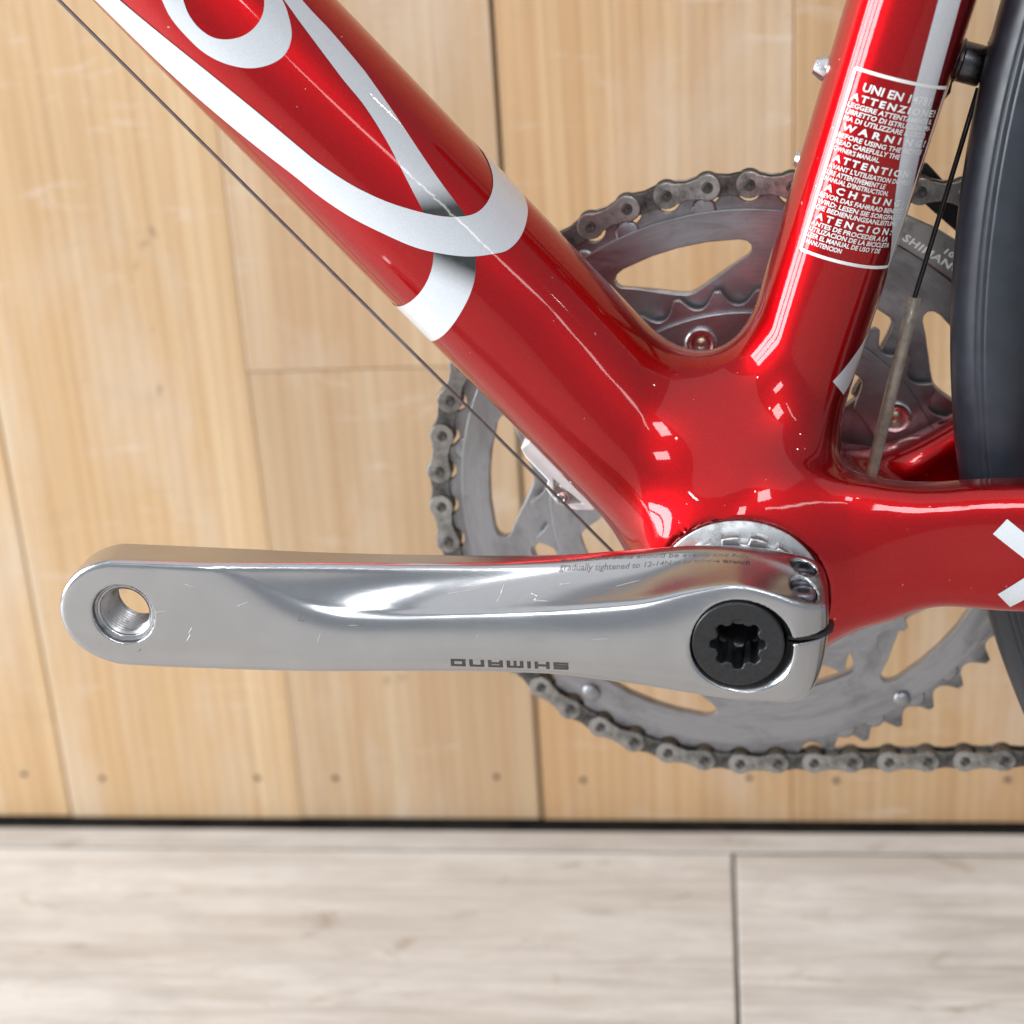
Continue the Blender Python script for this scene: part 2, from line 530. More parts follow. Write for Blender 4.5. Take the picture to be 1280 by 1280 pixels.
# ------------------------------------------------------------------ implicit surface mesher
def surface_nets(F, lo, hi, h, newton=4):
    ax = [np.arange(lo[i], hi[i] + h, h, dtype=np.float32) for i in range(3)]
    n = [len(a) for a in ax]
    V = np.empty(n, np.float32)
    ch = 48
    for i in range(0, n[0], ch):
        X, Y, Z = np.meshgrid(ax[0][i:i + ch], ax[1], ax[2], indexing='ij')
        V[i:i + ch] = F(X, Y, Z)
    S = V < 0
    cnt = np.zeros([k - 1 for k in n], np.int8)
    for dx in (0, 1):
        for dy in (0, 1):
            for dz in (0, 1):
                cnt += S[dx:n[0] - 1 + dx, dy:n[1] - 1 + dy, dz:n[2] - 1 + dz]
    act = np.argwhere((cnt > 0) & (cnt < 8))
    idx = np.full(cnt.shape, -1, np.int32)
    idx[act[:, 0], act[:, 1], act[:, 2]] = np.arange(len(act))
    corners = [(a, b, c) for a in (0, 1) for b in (0, 1) for c in (0, 1)]
    cv = {c: V[act[:, 0] + c[0], act[:, 1] + c[1], act[:, 2] + c[2]] for c in corners}
    acc = np.zeros((len(act), 3))
    w = np.zeros(len(act))
    for c in corners:
        for a in range(3):
            if c[a] == 0:
                d = list(c)
                d[a] = 1
                v0, v1 = cv[c], cv[tuple(d)]
                mk = (v0 < 0) != (v1 < 0)
                t = np.where(mk, v0 / np.where(mk, v0 - v1, 1), 0)
                p = np.tile(np.array(c, float), (len(act), 1))
                p[:, a] = t
                acc += p * mk[:, None]
                w += mk
    P = (act + acc / w[:, None]) * h + np.array(lo)
    quads = []
    for a in range(3):
        b, c = (a + 1) % 3, (a + 2) % 3
        sl0 = [slice(None)] * 3
        sl1 = [slice(None)] * 3
        sl0[a] = slice(0, n[a] - 1)
        sl1[a] = slice(1, n[a])
        ch_ = S[tuple(sl0)] != S[tuple(sl1)]
        e = np.argwhere(ch_)
        e = e[(e[:, b] > 0) & (e[:, b] < n[b] - 1) & (e[:, c] > 0) & (e[:, c] < n[c] - 1)]
        def cell(db, dc):
            q = e.copy()
            q[:, b] -= db
            q[:, c] -= dc
            return idx[q[:, 0], q[:, 1], q[:, 2]]
        Q = np.stack([cell(1, 1), cell(0, 1), cell(0, 0), cell(1, 0)], 1)
        ins = S[e[:, 0], e[:, 1], e[:, 2]]
        Q = np.where(ins[:, None], Q, Q[:, ::-1])
        quads.append(Q)
    Q = np.concatenate(quads)
    Fp = lambda q: F(q[:, 0], q[:, 1], q[:, 2])
    e_ = 0.05
    for _ in range(newton):
        g = np.stack([(Fp(P + e_ * np.eye(3)[i]) - Fp(P - e_ * np.eye(3)[i])) / (2 * e_) for i in range(3)], 1)
        st = Fp(P)[:, None] * g / np.maximum((g * g).sum(1), 1e-4)[:, None]
        ln = np.linalg.norm(st, axis=1, keepdims=True)
        P = P - st * np.minimum(1, 0.6 * h / np.maximum(ln, 1e-9))
    return P, Q
def smin(a, b, k):
    hh = np.maximum(k - np.abs(a - b), 0) / k
    return np.minimum(a, b) - hh * hh * hh * k / 6
def smax(a, b, k):
    return -smin(-a, -b, k)
def poly_sdf(px, py, poly):
    P = np.asarray(poly, float)
    Q = np.roll(P, -1, 0)
    d = np.full(np.shape(px), 1e9)
    ins = np.zeros(np.shape(px), bool)
    for (ax, ay), (bx, by) in zip(P, Q):
        ex, ey = bx - ax, by - ay
        wx, wy = px - ax, py - ay
        t = np.clip((wx * ex + wy * ey) / (ex * ex + ey * ey + 1e-12), 0, 1)
        d = np.minimum(d, (wx - ex * t) ** 2 + (wy - ey * t) ** 2)
        cond = ((ay > py) != (by > py)) & (px < (bx - ax) * (py - ay) / (by - ay + 1e-12) + ax)
        ins ^= cond
    return np.where(ins, -1, 1) * np.sqrt(d)

# ================================================================== SETTING
def tag(o, label=None, cat=None, group=None, kind=None):
    for k, v in (('label', label), ('category', cat), ('group', group), ('kind', kind)):
        if v:
            o[k] = v
    return o
WALL_MM, SC = WALL_Y * 1000, 0.9872
wall_back = link('wall', py_mesh('wall', *box(-900, 900, WALL_MM + 19, WALL_MM + 30, -60, 1100)), M['gap'], smooth=False)
tag(wall_back, 'wall clad with vertical pale pine boards behind the bicycle', 'wall', kind='structure')
def wx(x):
    return -8.3 + (x + 8.3) * SC
edges_x = [-353.3 - 127 * k for k in (4, 3, 2, 1)] + [-353.3, -226.3, -99.4, 28.8, 155.5, 282.5, 409.5, 536.5, 663.5]
gaps = {4: 1.1, 5: 0.35, 6: 1.7, 7: 0.5}
BOARD_TINT = [(0.96, 0.90, 0.82, 1), (0.93, 0.89, 0.84, 1), (0.97, 0.91, 0.82, 1), (1.0, 0.91, 0.76, 1), (1.0, 0.93, 0.80, 1), (0.89, 0.86, 0.82, 1), (0.96, 0.84, 0.69, 1), (0.90, 0.80, 0.68, 1)]
for i in range(len(edges_x) - 1):
    x0 = wx(edges_x[i]) + gaps.get(i, 0.7) / 2
    x1 = wx(edges_x[i + 1]) - gaps.get(i + 1, 0.7) / 2
    z0 = 0.6 + (0.0, 0.5, -0.3, 0.3)[i % 4]
    dy = (0.0, 0.7, -0.3, 0.5, 0.1)[i % 5]
    pieces = [(z0, 1080)] if i != 5 else [(z0, 243.0), (243.35, 1080)]      # one board is pieced together
    for za, zb in pieces:
        bd = py_mesh('wall_board', *box(x0, x1, WALL_MM + dy, WALL_MM + 18, za, zb))
        bevel_mesh(bd, 0.0005, 2)
        bo = link('wall_board', bd, M['board'], wall_back, smooth=False)
        bo.color = BOARD_TINT[i % len(BOARD_TINT)] if za < 200 else (0.93, 0.895, 0.86, 1)
        if za < 200:
            base_board = bo
    bo = base_board
    if i < 10:
        for nx in (x0 + 21 + rng.normal() * 0.9, x1 - 21 + rng.normal() * 0.9):
            nd = py_mesh('nail', *lathe([(0.01, -0.3), (1.4, -0.25), (1.75, 0.3), (1.75, 2)], 14, nx, 25.8 + rng.normal() * 0.8, WALL_MM + dy))
            link('nail', nd, M['nail'], bo)

floor = link('floor', py_mesh('floor', *box(-1500, 1500, -2500, WALL_MM + 19, -30, -11)), M['gap'], smooth=False)
tag(floor, 'pale limed oak floor planks below the bicycle', 'floor', kind='structure')
def fy(y):
    return -466.9 + (y + 466.9) * SC
def floor_plank(x0, x1, y0, y1, dz=0.0):
    me = py_mesh('floor_plank', *box(x0, x1, y0, y1, -10, dz))
    bevel_mesh(me, 0.0009, 2)
    o = link('floor_plank', me, M['floor'], floor, smooth=False)
    t = 0.83 + 0.05 * rng.random()
    o.color = (t, t * 0.995, t * 0.985, 1)
    return o
floor_plank(-1400, 1400, fy(241.6), fy(259.2), -0.4).color = (0.74, 0.73, 0.72, 1)  # strip along the wall tinted darker, contact shadow put into its colour
row_y = fy(240.2)
link('seam_dirt', py_mesh('seam_dirt', *box(-1400, 1400, fy(240.2) - 0.9, fy(241.6) + 0.3, -9, -1.1)), M['gap'], floor, smooth=False)
k = 0
while row_y > -2300:
    y0 = row_y - 186
    xs = [-1.5 + 1250 * j for j in (-1, 0, 1)] if k == 0 else [-1.5 + 1250 * j + (430 * k) % 1250 - 600 for j in (-1, 0, 1, 2)]
    xs = [-1450] + [x for x in xs if -1400 < x < 1400] + [1450]
    for a, b_ in zip(xs[:-1], xs[1:]):
        floor_plank(a + (0.75 if k == 0 else 0.5), b_ - (0.75 if k == 0 else 0.5), y0 + 0.6, row_y - 0.6, rng.normal() * 0.15)
    row_y = y0
    k += 1

# ================================================================== BICYCLE
Bm = Matrix(((0.99925833, 0.03850607, 0.0), (-0.03850521, 0.99923591, -0.006704), (-0.000258, 0.00669877, 0.99997756)))
bicycle = bpy.data.objects.new('bicycle', None)
COL.objects.link(bicycle)
bicycle.rotation_euler = Bm.to_euler()
bicycle.location = Vector((0, 0, BBH)) - Bm @ Vector((0, 0, BBH))
tag(bicycle, 'glossy red road bicycle with silver crank arm standing before the boarded wall', 'bicycle')
OFF = (0, 0, BBH)
def part(name, me, mat, parent=None, smooth=True, label=None):
    """part of the bicycle (or sub-part when a parent is given); coordinates in mm from the bottom bracket"""
    o = link(name, me, mat, parent or bicycle, smooth, OFF if parent is None else None)
    if label:
        o['label'] = label
    return o

# ---- frame --------------------------------------------------------------
def line_ell(X, Y, Z, px, pz, ang, ra, ry, ext0, flare=None):
    c, s = math.cos(math.radians(ang)), math.sin(math.radians(ang))
    t = (X - px) * c + (Z - pz) * s
    a = -(X - px) * s + (Z - pz) * c
    tt = np.minimum(t - ext0, 0)
    mr = min(ra, ry)
    if flare:
        q = np.clip((flare[0] - t) / flare[1], 0, 1)
        ry = ry + flare[2] * q * q * (3 - 2 * q)
    return (np.sqrt((a / ra) ** 2 + (Y / ry) ** 2 + (tt / mr) ** 2 + 1e-9) - 1) * mr
def stay_sdf(X, Y, Z, sg):
    t = np.minimum(X - 10.0, 0)
    yc = 25.0 + 0.12 * np.maximum(X - 30, 0)
    zc = 13.16 + 0.02 * (X - 60)
    hz = 19.08 - 1.87 * np.exp(-((X - 50) / 14.0) ** 2)
    if sg > 0:      # the right stay dips towards the shell
        dip = 11.0 * np.clip((66.0 - X) / 26.0, 0, 1)
        hz = hz - dip / 2
        zc = zc - dip / 2
    e = 3.0
    q = (np.abs((Z - zc) / hz) ** e + np.abs((sg * Y - yc) / 9.0) ** e + np.abs(t / 9.0) ** e + 1e-9) ** (1 / e)
    return (q - 1) * 8.1
DT = (-48.67, 57.0, 131.32)
ST = (25.97, 90.0, 73.74)
def frame_sdf(X, Y, Z):
    dt = line_ell(X, Y, Z, *DT, 24.53, 24.0, -80, (20.0, 85.0, 5.5))
    st = line_ell(X, Y, Z, *ST, 16.41, 17.0, -85, (-30.0, 60.0, 8.0))
    d = np.maximum(29.0, np.minimum(dt, st)) - np.sqrt(np.maximum(29.0 - dt, 0) ** 2 + np.maximum(29.0 - st, 0) ** 2)   # round fillet
    d1 = np.sqrt(X * X + Z * Z + 1e-9) - 21.0
    d2 = np.abs(Y) - 29.0
    bb = np.minimum(np.maximum(d1, d2), 0) + np.sqrt(np.maximum(d1, 0) ** 2 + np.maximum(d2, 0) ** 2) - 5.0
    d = smin(d, bb, 24.0)
    s = np.minimum(stay_sdf(X, Y, Z, 1), stay_sdf(X, Y, Z, -1))
    yk = ((np.abs((X - 26.0) / 22.0) ** 4 + np.abs(Y / 30.0) ** 4 + np.abs((Z - 2.0) / 15.0) ** 4 + 1e-9) ** 0.25 - 1) * 14.0
    s = smin(s, yk, 14.0)
    d = smin(d, s, 20.0)
    # machined seat of the bearing cup on the left end of the shell
    return smax(d, -np.maximum(np.sqrt(X * X + Z * Z + 1e-9) - 24.5, Y + 36.0), 1.2)
P, Q = surface_nets(frame_sdf, (-262, -46, -52), (160, 46, 250), 1.2, 4)
frame = part('frame', np_mesh('frame', P, Q), M['red'], label='glossy candy red frame with filleted tube junctions')

def on_tube(axis, s, th, off=0.12, r0=44.0):
    """point on the painted surface at length s and angle th (deg, 0 = left side) round a tube axis"""
    px, pz, ang = axis
    c, sn = math.cos(math.radians(ang)), math.sin(math.radians(ang))
    s, th = np.asarray(s, float), np.radians(np.asarray(th, float))
    cx, cz = px + s * c, pz + s * sn
    dx, dy, dz = -sn * np.sin(th), -np.cos(th), c * np.sin(th)
    r = np.full(s.shape, r0)
    for _ in range(60):
        d = frame_sdf(cx + dx * r, dy * r, cz + dz * r) - off
        r = np.maximum(r - d * 0.8, 4)
    return np.stack([cx + dx * r, dy * r, cz + dz * r], 1)
def decal(name, axis, poly, mat, rad, step=1.6, parent=None, label=None, shade=None, off=0.12):
    pl = [(s, math.radians(t) * rad) for s, t in poly]
    V, F = fill_polygon(pl, step)
    P = on_tube(axis, V[:, 0], np.degrees(V[:, 1] / rad), off)
    me = py_mesh(name, P, F)
    bm = bmesh.new(); bm.from_mesh(me)
    # make every face look outwards
    axc = [Vector((axis[0] + s * math.cos(math.radians(axis[2])), 0, axis[1] + s * math.sin(math.radians(axis[2])))) * MM for s in V[:, 0]]
    bm.faces.ensure_lookup_table()
    for f in bm.faces:
        if f.normal.dot(f.verts[0].co - axc[f.verts[0].index]) < 0:
            f.normal_flip()
    bm.to_mesh(me); bm.free()
    if shade is not None:
        at = me.attributes.new('airbrush', 'FLOAT', 'POINT')
        at.data.foreach_set('value', shade(V[:, 0], np.degrees(V[:, 1] / rad)).astype(np.float32))
    return part(name, me, mat, parent or frame, label=label)

# big script lettering on the down tube
O_out = [(190, 14), (172, -4), (155.7, 3.1), (151.3, 8.1), (146.6, 12.5), (140.7, 14.0), (134.4, 13.1), (128.4, 7.8), (122.9, -1.6), (119.6, -13.1), (118.7, -24.6), (120.9, -35.8), (125.5, -44.1), (129.4, -48.5), (134.9, -51.4), (150, -58)]
O_out[0:2] = [(166, -6)]
O_in = [(160, -15), (151.4, -7.4), (147.2, -2.1), (143.5, 2.1), (139.2, 3.4), (135.1, 1.1), (131.9, -5.0), (129.7, -13.5), (129.1, -22.9), (130.0, -31.7), (132.5, -39.4), (136.4, -46.6), (150, -52)]
decal('script_lettering', DT, smooth_path(O_out) + smooth_path(O_in)[::-1], M['white'], 24, label='silver white bowl of a script letter at the top of the down tube')
B_up = [(186, 41), (160.1, 32.4), (147.9, 28.1), (129.7, 21.2), (113.5, 15.8), (99.7, 12.0), (92.2, 9.6), (82.7, 4.3), (73.5, -3.8), (65.8, -13.3), (59.4, -23.3), (55.4, -32.5), (53.1, -41.4), (52.7, -51.4), (53.8, -62.7), (55.9, -72.9), (58.8, -82.8), (63, -95), (70, -115)]
B_lo = [(192, 60), (166.2, 56.5), (152.9, 55.4), (139.4, 53.0), (122.3, 45.8), (105.4, 37.2), (95.5, 32), (86.3, 28.2), (76.6, 21.7), (67.2, 12.6), (58.2, 2.9), (51.1, -8.3), (45.8, -19.0), (41.9, -30.7), (39.7, -40.1), (39.6, -53.5), (41.5, -69.0), (44.4, -84.8), (52, -115)]
decal('script_lettering', DT, smooth_path(B_up) + smooth_path(B_lo)[::-1], M['white'], 24, label='long silver white swash sweeping along the down tube', off=0.2)
C_l = [(160, -60), (129.1, -49.3), (122.0, -46.5), (104.5, -40.5), (94.6, -38.2), (84.5, -32.9), (76.3, -27.0), (69.6, -22.0), (63.0, -17.2)]
C_r = [(155, -66), (126.1, -59.7), (115.3, -59.0), (103.0, -56.6), (98.2, -54.8), (87.1, -49.6), (75.3, -43.6), (65.8, -39.4), (58.1, -36.9), (53.0, -35.2)]
decal('script_lettering', DT, smooth_path(C_l) + smooth_path(C_r)[::-1], M['white'], 24, label='silver white upstroke fading to black where it passes under the swash',
      shade=lambda s, t: np.clip((72.5 - (s + 0.32 * (-20 - t) * 1.0)) / 9.5, 0, 1) ** 1.3)
D_l = [(56.5, -10.0), (53.7, -3.9), (50.6, 6.1), (48.6, 19.6), (48.1, 35.6), (49.0, 55.7), (50.6, 71.1), (54, 90), (60, 112)]
D_r = [(47.0, -26.0), (44.8, -21.6), (41.7, -14.2), (39.3, -5.8), (37.2, 6.4), (35.4, 24.7), (34.9, 44.2), (35.9, 71.1), (38, 90), (44, 112)]
decal('script_lettering', DT, smooth_path(D_l) + smooth_path(D_r)[::-1], M['white'], 24, label='silver white downstroke curling under the down tube, black at its top',
      shade=lambda s, t: np.clip((10.0 - t - 0.9 * (48.0 - s)) / 20.0, 0, 1) ** 1.4)
# silver stripe down the back of the seat tube
S_l = [(96, -13), (72.2, -16.9), (51.2, -21.0), (39.5, -24.8), (26.8, -32.6), (15, -44), (4.4, -60.7), (-6, -76), (-16.5, -74), (-25, -52), (-32.3, -32.5)]
S_r = [(96, -34), (73.3, -40.0), (52.3, -45.5), (35.8, -52.0), (22, -64), (10, -84), (-4, -96), (-18, -92), (-29, -76), (-36.7, -54.2)]
decal('silver_stripe', ST, smooth_path(S_l) + smooth_path(S_r)[::-1], M['stripe'], 17, label='silver stripe along the rear of the seat tube', off=0.10)

# white warning label on the seat tube
def seat_rect(s0, s1, t0, t1):
    n = 24
    return [(s0, t0 + (t1 - t0) * i / n) for i in range(n + 1)] + [(s1, t1 + (t0 - t1) * i / n) for i in range(n + 1)]
LT, RT, TOP, BOT = 35.5, -63.5, 51.0, 1.4
label_frame = decal('label_border', ST, seat_rect(TOP - 0.45, TOP + 0.45, RT, LT), M['label'], 17, off=0.22, label='white border and multilingual warning text on the seat tube')
decal('label_border', ST, seat_rect(BOT - 0.45, BOT + 0.45, RT, LT), M['label'], 17, off=0.22)
decal('label_border', ST, seat_rect(BOT, TOP, LT - 1.5, LT + 1.5), M['label'], 17, off=0.2)
decal('label_border', ST, seat_rect(BOT, TOP, RT - 1.3, RT + 1.3), M['label'], 17, off=0.2)
RAD = 17.0
lines = [  # text, s of baseline, cap height, start angle, end angle, letter spacing, bold
    ("UNI EN 14781", 45.9, 2.3, 23, -43, 1.0, 0.05),
    ("ATTENZIONE!", 43.1, 1.95, 31.5, -56, 1.35, 0.06),
    ("LEGGERE ATTENTAMENTE IL", 41.2, 1.4, 32.5, -55, 1.0, 0.03),
    ("LIBRETTO DI ISTRUZIONI PRI-", 39.4, 1.4, 32.5, -56, 1.0, 0.03),
    ("MA DI UTILIZZARE IL CICLO.", 37.6, 1.4, 32.5, -52, 1.0, 0.03),
    ("WARNING!", 35.0, 1.95, 30.5, -56, 1.7, 0.06),
    ("BEFORE USING THE BICYCLE", 33.0, 1.4, 33, -55, 1.0, 0.03),
    ("READ CAREFULLY THE", 31.2, 1.4, 33, -28, 1.0, 0.03),
    ("OWNER'S MANUAL.", 29.4, 1.4, 33, -10, 1.0, 0.03),
    ("ATTENTION:", 26.6, 1.95, 31, -50, 1.4, 0.06),
    ("AVANT L'UTILISATION DU VELO", 24.7, 1.4, 33, -52, 1.0, 0.03),
    ("LIRE ATTENTIVEMENT LE", 22.9, 1.4, 33, -23, 1.0, 0.03),
    ("MANUAL D'INSTRUCTION.", 21.2, 1.4, 33, -28, 1.0, 0.03),
    ("ACHTUNG:", 18.6, 1.95, 30.5, -52, 1.7, 0.06),
    ("BEVOR DAS FAHRRAD BENUTZT", 16.7, 1.4, 33, -56, 1.0, 0.03),
    ("WIRD: LESEN SIE SORGFALTIG", 14.9, 1.4, 33, -56, 1.0, 0.03),
    ("DIE BEDIENUNGSANLEITUNG", 13.2, 1.4, 33, -52, 1.0, 0.03),
    ("ATENCION:", 10.6, 1.95, 30.5, -48, 1.6, 0.06),
    ("ANTES DE PROCEDER A LA", 8.8, 1.4, 33, -45, 1.0, 0.03),
    ("UTILIZACION DE LA BICICLETA", 7.1, 1.4, 33, -50, 1.0, 0.03),
    ("LEER EL MANUAL DE USO Y DE", 5.4, 1.4, 33, -40, 1.0, 0.03),
    ("MANUTENCION", 3.6, 1.4, 32.5, -2, 1.0, 0.03),
]
for body, s0, hgt, t0, t1, spc, bold in lines:
    w = math.radians(t0 - t1) * RAD
    V, F = text_data(body, hgt * 1.4, bold * 1.6, 0.12 if hgt < 1.9 else 0.08, spc, 2, fit_w=w, fit_h=hgt * (1.0 if hgt > 1.6 else 0.96))
    P = on_tube(ST, s0 + V[:, 1], t0 - np.degrees(V[:, 0] / RAD), 0.24)
    me = py_mesh('label_text', P, F)
    part('label_text', me, M['label'], frame)

# letter X on the left chain stay (laid on along the side of the stay)
def on_side(V, off=0.12):
    X, Z = V[:, 0], V[:, 1]
    Y = np.full(len(V), -70.0)
    for _ in range(80):
        Y = Y + (frame_sdf(X, Y, Z) - off) * 0.8
    return np.stack([X, Y, Z], 1)
def bar(p, q, w):
    p, q = np.array(p, float), np.array(q, float)
    d = (q - p) / np.linalg.norm(q - p)
    n_ = np.array([-d[1], d[0]]) * w / 2
    return [tuple(p + n_), tuple(p - n_), tuple(q - n_), tuple(q + n_)]
for k, (p, q) in enumerate((((69.9, 22.4), (98.5, -0.6)), ((72.1, 0.0), (98.5, 22.6)))):
    V, F = fill_polygon(bar(p, q, 5.6), 2.0)
    me = py_mesh('stay_lettering', on_side(V, 0.12 + 0.05 * k), F)
    part('stay_lettering', me, M['white'], frame, label='white diagonal stroke of a letter on the left chain stay')

# ---- bottom bracket cup -------------------------------------------------
prof = [(13.0, -33), (24.3, -33), (24.3, -37.8), (23.9, -38.2), (13.0, -38.3)]
part('shell_face', py_mesh('shell_face', *lathe(prof, 96)), M['cup'], label='scuffed silver face of the bottom bracket shell')
ol = []
nn = 16
for k in range(nn):
    a0 = 2 * math.pi * k / nn
    for f_, r in ((0.0, 20.8), (0.2, 20.9), (0.4, 20.9), (0.6, 20.8), (0.66, 18.9), (0.8, 18.7), (0.94, 18.9)):
        a = a0 + f_ * 2 * math.pi / nn
        ol.append((r * math.cos(a), r * math.sin(a)))
cupm = py_mesh('bearing_cup', *join_data([plate_data([ol], -42.6, -37.8, 0.5, 2), lathe([(12, -42), (17.4, -42), (17.4, -43.2), (16.8, -43.6), (12, -43.6)], 64)]))
smooth_by_angle(cupm, 40)
part('bearing_cup', cupm, M['cup'], smooth=None, label='notched silver bearing cup half hidden by the crank')
part('axle', py_mesh('axle', *lathe([(0.1, -38), (6.5, -38), (6.6, -50), (10.5, -50), (12, -49), (12, 60), (0.1, 60)], 48)), M['bolt'])

# ---- left crank arm -----------------------------------------------------
CA = math.radians(3.02)
def gsm(xs, ys, lo=-40, hi=200, sig=4.0):
    g = np.arange(lo, hi, 0.5)
    v = np.interp(g, xs, ys)
    kx = np.arange(-30, 31) * 0.5
    kern = np.exp(-(kx / sig) ** 2 / 2)
    kern /= kern.sum()
    v = np.convolve(np.pad(v, 30, mode='edge'), kern, mode='valid')
    return lambda u: np.interp(u, g, v)
wR = gsm([-24, -18, -11, 1, 13.7, 26, 48, 70, 92, 108, 118, 126, 134, 145, 170], [9.5, 11.5, 14.6, 17.4, 14.2, 10.2, 7.2, 5.0, 3.0, 2.6, 4.0, 7.5, 11.5, 15.0, 17.0], sig=3.0)
DD = gsm([-24, -10, 0, 13, 26, 40, 55, 70, 91, 108, 120, 130, 140], [9, 13, 15, 14.5, 13.5, 12, 10, 8, 5.5, 4.0, 2.5, 1.0, 0.0], sig=4.0)
KU = gsm([-24, 0, 15, 40, 100, 125, 145, 175], [0.002, 0.003, 0.007, 0.012, 0.011, 0.006, 0.002, 0.001], sig=6.0)
KL = gsm([-24, 0, 30, 60, 100, 130, 175], [0.006, 0.010, 0.03, 0.045, 0.035, 0.02, 0.010], sig=6.0)
wTop = gsm([-30, -20, -10, 0, 14, 28, 48, 70, 93, 116, 139, 160, 180, 190], [14.6, 16.2, 18.6, 19.6, 19.2, 17.6, 15.7, 15.2, 15.5, 15.9, 16.3, 16.3, 16.2, 16.2], sig=4.0)
wBot = gsm([-30, -13, 0, 13, 26, 48, 70, 92, 115, 139, 162, 176, 190], [-17, -17.6, -18.2, -17.2, -15.4, -13.2, -13.6, -14.6, -16, -17.3, -17.6, -17.2, -17], sig=4.0)
vIn = gsm([-30, 0, 30, 50, 70, 93, 120, 150, 190], [43.6, 44.0, 46.0, 48.0, 50.0, 53.0, 55.5, 56.6, 56.8], sig=6.0)
def crank_F(u, w, v):
    wt, wb = wTop(u), wBot(u)
    # outline: between top and bottom curves, round pedal end, blunt clamp end
    d2 = smax(w - wt, wb - w, 1.0)
    ru = np.sqrt(np.maximum(u - 169.5, 0) ** 2 * 0.76 + (w + 0.6) ** 2) - 17.0
    d2 = np.where(u > 169.5, np.maximum(d2, ru), d2)
    end = -u - 24.0 + 0.010 * (w - 2) ** 2
    d2 = smax(d2, end, 7.0)
    base = 66.8 + 2.9 * u / 170.0
    r_ = wR(u)
    t = (w - r_) / np.maximum(wt - r_, 2.2)
    tp = 0.5 * (t + np.sqrt(t * t + 0.006 + 0.09 * np.clip((u - 80.0) / 45.0, 0, 1) ** 2))
    tc = np.minimum(tp, 1.25)
    sc = DD(u) * (1 - (1 - np.minimum(tc, 1.0)) ** 1.9)
    w0 = wb + 0.36 * (r_ - wb)
    x_ = np.minimum(w, r_ + 1.0) - w0
    lo = np.where(x_ > 0, KU(u), KL(u)) * x_ * x_
    rad0 = np.sqrt(u * u + w * w)
    # clamp end of the outer face rolls off to the right
    endroll = 0.055 * np.maximum(-u - 13.0, 0) ** 2
    v1 = base - sc - lo - endroll
    f = smax(d2, (v - v1) * 0.8, 3.0)
    f = smax(f, vIn(u) - v, 1.6)
    # seat of the cap with a countersunk rim
    f = smax(f, -np.maximum(rad0 - 12.5, 57.0 - v), 0.4)
    f = smax(f, -(np.sqrt((u + 1.3) ** 2 + (w + 1.0) ** 2) - 12.3 - (v - 64.4) * 0.85), 0.5)
    f = smax(f, -(rad0 - 12.0), 0.4)
    # clamp slot
    f = smax(f, -np.maximum(np.abs(w - 1.3 + 0.03 * u) - 0.85, u + 6.0), 0.35)
    # pinch bolt pockets
    for vv in (50.2, 58.6):
        f = smax(f, -np.maximum(np.sqrt((u + 16.6) ** 2 + (v - vv) ** 2) - 3.7, 10.5 - w), 0.5)
    # pedal hole with counterbore
    rp = np.sqrt((u - 170.0) ** 2 + w ** 2)
    f = smax(f, -(rp - 7.35), 0.3)
    f = smax(f, -np.maximum(rp - 8.9, 67.9 - v), 0.5)
    return f
ca, sa = math.cos(CA), math.sin(CA)
def crank_xyz(U):
    u, w, v = U[:, 0], U[:, 1], U[:, 2]
    return np.stack([-u * ca + w * sa, -v, u * sa + w * ca], 1)
P, Q = surface_nets(crank_F, (-29, -22, 40), (192, 24, 74), 0.6, 4)
crank_me = np_mesh('crank_arm', crank_xyz(P), Q[:, ::-1])
bm = bmesh.new(); bm.from_mesh(crank_me); bmesh.ops.recalc_face_normals(bm, faces=bm.faces); bm.to_mesh(crank_me); bm.free()
crank = part('crank_arm', crank_me, M['crank'], label='polished silver crank arm pointing left with an empty pedal hole')
rc = link('crank_arm', crank_me, M['crank'], bicycle, True, OFF)
rc.rotation_euler = (0, math.radians(2 * 3.02), math.pi)
rc['label'] = 'far side crank arm behind the chainrings'
def crank_lathe(name, prof, u, w, mat, n=48, label=None, parent=crank):
    c = crank_xyz(np.array([[u, w, 0.0]]))[0]
    V, F = lathe([(r, -v) for r, v in prof], n, c[0], c[2], 0)
    me = py_mesh(name, V, F)
    bm = bmesh.new(); bm.from_mesh(me); bmesh.ops.recalc_face_normals(bm, faces=bm.faces); bm.to_mesh(me); bm.free()
    smooth_by_angle(me, 35)
    return part(name, me, mat, parent, smooth=None, label=label)
thr = [(8.85, 68.2), (8.6, 68.35), (8.1, 68.2), (7.55, 67.4)]
v = 67.2
while v > 55.5:
    thr += [(7.32, v), (6.6, v - 0.5), (6.6, v - 0.7)]
    v -= 1.27
thr += [(7.6, 55.2), (8.6, 55.2)]
crank_lathe('pedal_thread', thr, 170, 0, M['thread'], 64, 'bright threaded pedal hole')
# crank cap with a splined socket
ol = [(12.3 * math.cos(2 * math.pi * k / 72), 12.3 * math.sin(2 * math.pi * k / 72)) for k in range(72)]
il = []
for k in range(160):
    a = 2 * math.pi * k / 160
    q = math.cos(8 * a)
    r = 6.6 + 0.75 * math.tanh(2.2 * q)
    il.append((r * math.cos(a), r * math.sin(a)))
capd = plate_data([ol, il], -66.4, -53.0, 0.5, 2)
cap_me = py_mesh('crank_cap', *capd)
smooth_by_angle(cap_me, 40)
cap = part('crank_cap', cap_me, M['black'], smooth=None, label='black crank cap with a splined socket')
part('socket_floor', py_mesh('socket_floor', *lathe([(0.05, -42.0), (5.6, -42.0), (5.8, -53.2), (8.6, -53.3)], 48)), M['dark'], cap)
